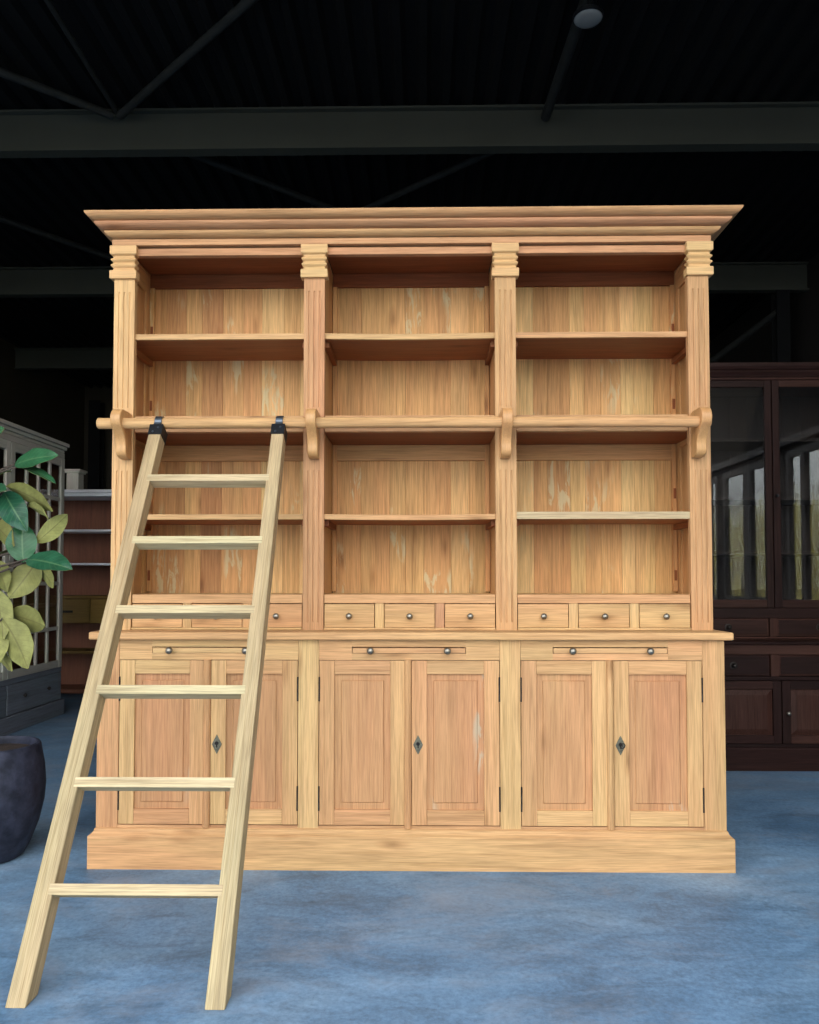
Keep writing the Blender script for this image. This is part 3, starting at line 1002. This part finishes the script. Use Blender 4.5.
fol = MB()
LD = [
    ((-1.559, 3.0, 1.518), (-1.34, 2.9, 1.537), 0.085, (0, -0.92, 0.4), 0.12),
    ((-1.539, 3.0, 1.51), (-1.361, 2.93, 1.434), 0.05, (0, -0.35, 0.9), 0.15),
    ((-1.593, 3.0, 1.431), (-1.338, 2.87, 1.321), 0.085, (-0.1, 0.8, 0.55), 0.15),
    ((-1.504, 3.0, 1.352), (-1.351, 2.86, 1.293), 0.06, (0, 0.8, 0.6), 0.15),
    ((-1.6, 3.0, 1.407), (-1.47, 2.93, 1.249), 0.105, (-0.2, -0.8, 0.5), 0.2),
    ((-1.504, 2.97, 1.127), (-1.521, 2.99, 1.288), 0.112, (0.25, -0.95, 0.0), 0.22),
    ((-1.47, 3.0, 1.206), (-1.312, 2.93, 1.314), 0.072, (0.3, 0.8, 0.4), 0.15),
    ((-1.478, 2.95, 1.142), (-1.261, 2.86, 1.102), 0.1, (0, -0.75, 0.7), 0.18),
    ((-1.486, 3.05, 1.14), (-1.562, 2.98, 0.987), 0.112, (0, 0.9, 0.3), 0.15),
    ((-1.5, 3.08, 1.117), (-1.395, 3.0, 1.029), 0.06, (0, 0.8, 0.3), 0.15),
    ((-1.592, 3.03, 0.926), (-1.4, 2.95, 0.884), 0.105, (0, 0.95, 0.2), 0.1),
    ((-1.579, 2.97, 0.913), (-1.438, 2.9, 0.725), 0.128, (0.05, 0.95, 0.15), 0.12),
    ((-1.627, 3.0, 0.904), (-1.56, 2.92, 0.741), 0.085, (0, 0.9, 0.3), 0.15),
    ((-1.62, 3.0, 0.775), (-1.525, 2.95, 0.711), 0.06, (0, 0.8, 0.4), 0.15),
    ((-1.683, 3.0, 1.574), (-1.577, 2.95, 1.652), 0.1, (-0.2, -0.8, 0.5), 0.2),
    ((-1.681, 3.02, 1.306), (-1.526, 2.95, 1.192), 0.1, (0, 0.8, 0.4), 0.15),
    ((-1.672, 3.0, 1.4), (-1.538, 2.9, 1.404), 0.075, (0, -0.7, 0.7), 0.2),
    ((-1.654, 3.02, 1.14), (-1.566, 2.98, 1.014), 0.09, (0, 0.8, 0.4), 0.15),
    ((-1.633, 3.0, 1.029), (-1.562, 2.95, 0.83), 0.1, (0, 0.9, 0.2), 0.15),
]
for b, t, W, up, fold in LD:
    leaf(fol, b, t, W, up, fold)
    q = min((pt(i / 40) for i in range(41)), key=lambda p: (p - Vector(b) - Vector((0, 0, -.06))).length)
    stem.tube([q, (q + Vector(b)) / 2 + Vector((0, -.004, -.004)), Vector(b)], [.0055, .0045, .003], 6)
rl = random.Random(5)
for i in range(34):                            # the rest of the crown, out of the frame to the left
    t = .42 + .58 * i / 33
    q = pt(t)
    az = math.radians(rl.uniform(95, 275))
    dr = Vector((math.cos(az), math.sin(az), rl.uniform(-.25, .65))).normalized()
    b = q + dr * rl.uniform(.05, .11)
    e = b + (dr + Vector((0, 0, rl.uniform(-.5, .25)))).normalized() * rl.uniform(.14, .20)
    leaf(fol, b, e, rl.uniform(.075, .105), Vector((rl.uniform(-.3, .3), rl.uniform(-.5, .2), 1)), .18)
    stem.tube([q, (q + b) / 2, b], [.005, .004, .003], 6)
stem.build('stem', M['bark'], pl)
fol.build('foliage', [M['leaf_top'], M['leaf_under']], pl)

# ================================================================== HALL
XL, XR, YF, YB, ZC = -6.0, 4.22, -3.0, 13.6, 4.5
YR = .6                                    # the roof ends here; the glazed side wall runs on
struct(MB().box(XL - .2, XR + .2, YF, YB + .2, -.15, 0.0).build('floor', M['floor'], origin=(0, 0, 0)))
# corrugated deck: ribs run into the depth
poly = []
pitch = .165
x = XL - .1
while x < XR + .1:
    poly += [(x, 4.535), (x + .030, 4.485), (x + .075, 4.485), (x + .105, 4.535)]
    x += pitch
pts = [(p[1], p[0]) for p in poly]
prof = pts + [(4.62, XR + .2), (4.62, XL - .2)]
struct(MB().prism([(b, a) for a, b in prof], 'y', YF, YB + .1) .build('ceiling', M['ceiling'])) if False else None
m = MB()
vs, fs = [], []
for p in poly:
    vs += [(p[0], YR, p[1]), (p[0], YB + .1, p[1])]
for k in range(len(poly) - 1):
    fs.append((2 * k, 2 * k + 1, 2 * k + 3, 2 * k + 2))
m.add(vs, fs, 'y')
m.box(XL - .2, XR + .2, YR, YB + .2, 4.54, 4.66)
struct(m.build('ceiling', M['ceiling']))
struct(MB().box(XL - .2, XL, YR, YB, 0, 4.54).build('wall_left', M['wall']))
struct(MB().box(XL - .2, XR + .2, YB, YB + .2, 0, 4.54).build('wall_back', M['wall']))
# right wall with two window openings
WIN = [(-2.75, -1.95), (-1.72, -.28), (.13, 1.12)]
m = MB()
e0 = YF
XT = XR + .05
for a, b in WIN:
    m.box(XR, XT, e0, a, .75, 2.52)
    e0 = b
m.box(XR, XT, e0, YB, .75, 2.52)
m.box(XR, XT, YF, YB, 0, .75)
m.box(XR, XT, YF, YB, 2.52, 4.54)
struct(m.build('wall_right', M['cladding']))
for i, (a, b) in enumerate(WIN):
    m = MB()
    fx0, fx1 = XR - .015, XR + .045
    m.box(fx0, fx1, a, a + .05, .75, 2.52)
    m.box(fx0, fx1, b - .05, b, .75, 2.52)
    m.box(fx0, fx1, a + .05, b - .05, .75, .84)
    m.box(fx0, fx1, a + .05, b - .05, 2.44, 2.52)
    c = (a + b) / 2 + (-.125 if i == 2 else .05 if i == 1 else 0)
    m.box(fx0, fx1, c - (.045 if i == 2 else .11), c + (.045 if i == 2 else .11), .84, 2.44)
    o = struct(m.build('window_%d' % (i + 1), M['frame']))
    bx('glass_pane', M['glass'], o, (XR + .02, XR + .024, a + .06, b - .06, .83, 2.45), bevel=0)
struct(MB().box(XR - .06, XR - .001, YF, 3.4, 2.585, 2.665).build('trim_1', M['frame']))
# front: open gateway under a lintel
m = MB().box(XL - .2, XR + .2, YR - .12, YR - .001, 4.30, 4.66)
m.box(XL - .2, XL + .5, YR - .12, YR - .001, 0, 4.30)
struct(m.build('wall_front', M['wall']))


def ibeam(y, zt=4.485, h=.305, fl=.05):
    b = MB()
    b.box(XL, XR, y - fl, y + fl, zt - h, zt - h + .016, 'x')
    b.box(XL, XR, y - .006, y + .006, zt - h + .016, zt - .016, 'x')
    b.box(XL, XR, y - fl, y + fl, zt - .016, zt, 'x')
    return struct(b.build('roof_beam', M['beam']))


for y in (5.50, 8.31, 11.25, 2.60):
    ibeam(y)


def brace(p, q, r=.028):
    struct(MB().tube([p, q], r, 10).build('roof_brace', M['brace']))


ZB = 4.40
brace((-2.13, 5.40, ZB), (.76, 2.75, ZB))
brace((-2.18, 5.40, ZB), (-4.3, 3.5, ZB))
brace((-2.15, 5.40, ZB + .03), (-2.1, 2.75, ZB + .03), .02)
brace((-.62, 6.95, ZB), (-2.1, 5.6, ZB))
brace((-.60, 6.95, ZB), (.95, 5.6, ZB))
brace((-.61, 6.95, ZB), (-.61, 8.2, ZB), .02)
brace((-4.9, 5.6, ZB), (-2.9, 8.2, ZB))
brace((.93, 5.40, 4.36), (1.06, 2.75, 4.36), .035)
# steel column and its knee brace on the right, one far left
m = MB()
for y in (8.31,):
    m.box(3.86, 4.00, y - .07, y - .058, 0, 4.17)
    m.box(3.86, 4.00, y + .058, y + .07, 0, 4.17)
    m.box(3.924, 3.936, y - .058, y + .058, 0, 4.17)
struct(m.build('steel_column', M['ceiling']))
m = MB()
m.box(-5.75, -5.55, 13.2, 13.22, 0, 4.17)
m.box(-5.75, -5.55, 13.38, 13.4, 0, 4.17)
m.box(-5.66, -5.64, 13.22, 13.38, 0, 4.17)
struct(m.build('steel_column', M['ceiling']))
brace((3.9, 8.31, 3.95), (2.6, 11.2, 3.0), .04)
brace((3.1, 13.55, 3.3), (4.2, 13.55, 3.3), .05)

# round lamp hanging under the deck
lp = thing('ceiling_lamp', (.968, 4.17, 4.485), 'round white lamp hanging unlit from the dark ceiling', 'lamp')
c = Vector((.968, 4.17, 0))
MB().lathe([(.0001, 4.150), (.045, 4.151), (.070, 4.155), (.078, 4.162), (.076, 4.172), (.0001, 4.185)], c, 'z', 32).build('diffuser', M['lamp'], lp)
MB().lathe([(.079, 4.158), (.084, 4.160), (.084, 4.180), (.060, 4.200), (.020, 4.215), (.0001, 4.217)], c, 'z', 32).build('housing', M['black_metal'], lp)
MB().tube([c + Vector((0, 0, 4.21)), c + Vector((0, 0, 4.486))], .006, 8).build('rod', M['black_metal'], lp)

# ================================================================== OUTSIDE
struct(MB().box(-60, 60, -70, YF - .001, -.17, -.02).build('ground', M['ground'], origin=(0, 0, 0)))
struct(MB().box(XR + .3, 60, YF, 40, -.17, -.02).build('ground', M['ground'], origin=(0, 0, 0)))
rt = random.Random(3)
m = MB()
for i in range(3600):
    t = rt.random()
    x, y = 8.4 + 2.4 * rt.random(), -5 - 12 * t
    h = rt.uniform(1.6, 3.5)
    w = rt.uniform(.02, .06)
    a = rt.uniform(0, math.pi)
    lx_, ly_ = rt.uniform(-.3, .3), rt.uniform(-.3, .3)
    ca, sa = math.cos(a) * w, math.sin(a) * w
    vs = [(x - ca, y - sa, -.02), (x + ca, y + sa, -.02), (x - sa, y + ca, -.02), (x + lx_, y + ly_, h)]
    m.add(vs, [(0, 1, 3), (1, 2, 3), (2, 0, 3), (0, 2, 1)], 'z')
tag(m.build('undergrowth', M['reed']), 'tall yellow-green undergrowth outdoors, mirrored in the dark cabinet glass', 'undergrowth', None, 'stuff')


def tree(x, y, h, seed):
    r_ = random.Random(seed)
    b = MB()

    def grow(p, d, ln, rad, lev):
        pts, rs = [p], [rad]
        q, dd = p, d
        for i in range(4):
            dd = (dd + Vector((r_.uniform(-.14, .14), r_.uniform(-.14, .14), r_.uniform(-.02, .12)))).normalized()
            q = q + dd * ln / 4
            pts.append(q)
            rs.append(rad * (1 - .16 * (i + 1)))
        b.tube(pts, rs, 7 if lev == 0 else 5)
        if lev < 4:
            for k in range(4 if lev else 9):
                j = r_.randint(1, 4) if lev else r_.randint(2, 4)
                s = Vector((r_.uniform(-1, 1), r_.uniform(-1, 1), r_.uniform(-.1, 1.0))).normalized()
                grow(pts[j], (dd * .55 + s * .75).normalized(), ln * r_.uniform(.42, .60), rs[j] * .62, lev + 1)
    grow(Vector((x, y, -.02)), Vector((r_.uniform(-.08, .08), r_.uniform(-.08, .08), 1)), h, .13, 0)
    o = b.build('bare_tree', M['bark'], origin=(x, y, -.02))
    tag(o, 'bare branching tree outdoors, mirrored in the dark cabinet glass', 'tree', 'bare trees outside')


for i, (x, y) in enumerate([(11.6, -20.0), (14.6, -22.5), (12.4, -27.0), (17.8, -26.0), (15.2, -31.5), (19.4, -32.0), (11.6, -34.0), (22.8, -28.0), (14.0, -38.0), (18.6, -38.5)]):
    tree(x, y, rt.uniform(3.4, 4.3), 40 + i)

# ================================================================== SKY, CAMERA
w = bpy.data.worlds.new('World')
sc.world = w
w.use_nodes = True
nt = w.node_tree
nt.nodes.clear()
out = nt.nodes.new('ShaderNodeOutputWorld')
bg = nt.nodes.new('ShaderNodeBackground')
tc = nt.nodes.new('ShaderNodeTexCoord')
sp = nt.nodes.new('ShaderNodeSeparateXYZ')
nt.links.new(tc.outputs['Generated'], sp.inputs[0])
nt.links.new(ramp(nt, sp.outputs[2], [(0.0, (.92, .94, .94)), (.10, (.97, .99, 1.0)), (.40, (1.0, 1.0, 1.0)), (.8, (.70, .83, 1.0))]), bg.inputs[0])
bg.inputs[1].default_value = 4.4
nt.links.new(bg.outputs[0], out.inputs[0])

sun = bpy.data.lights.new('Sun', 'SUN')
sun.energy = 24
sun.angle = .02
sun.color = (1, .94, .82)
so = bpy.data.objects.new('Sun', sun)
COL.objects.link(so)
so.rotation_euler = Vector((-.45, .55, .70)).to_track_quat('Z', 'Y').to_euler()

cam = bpy.data.cameras.new('Camera')
co = bpy.data.objects.new('Camera', cam)
COL.objects.link(co)
co.location = (.049, 0, 1.065)
co.rotation_euler = (math.radians(90 + 2.0), 0, math.radians(.95))
cam.sensor_fit = 'VERTICAL'
cam.sensor_height = 24.0
cam.lens = 770.0 / 1024.0 * 24.0
cam.shift_y = 40.0 / 1024.0
cam.clip_start = .05
cam.clip_end = 300
sc.camera = co

sc.view_settings.view_transform = 'Standard'
sc.view_settings.look = 'None'
sc.view_settings.gamma = 1.0
sc.view_settings.use_curve_mapping = False
sc.view_settings.exposure = 0.0
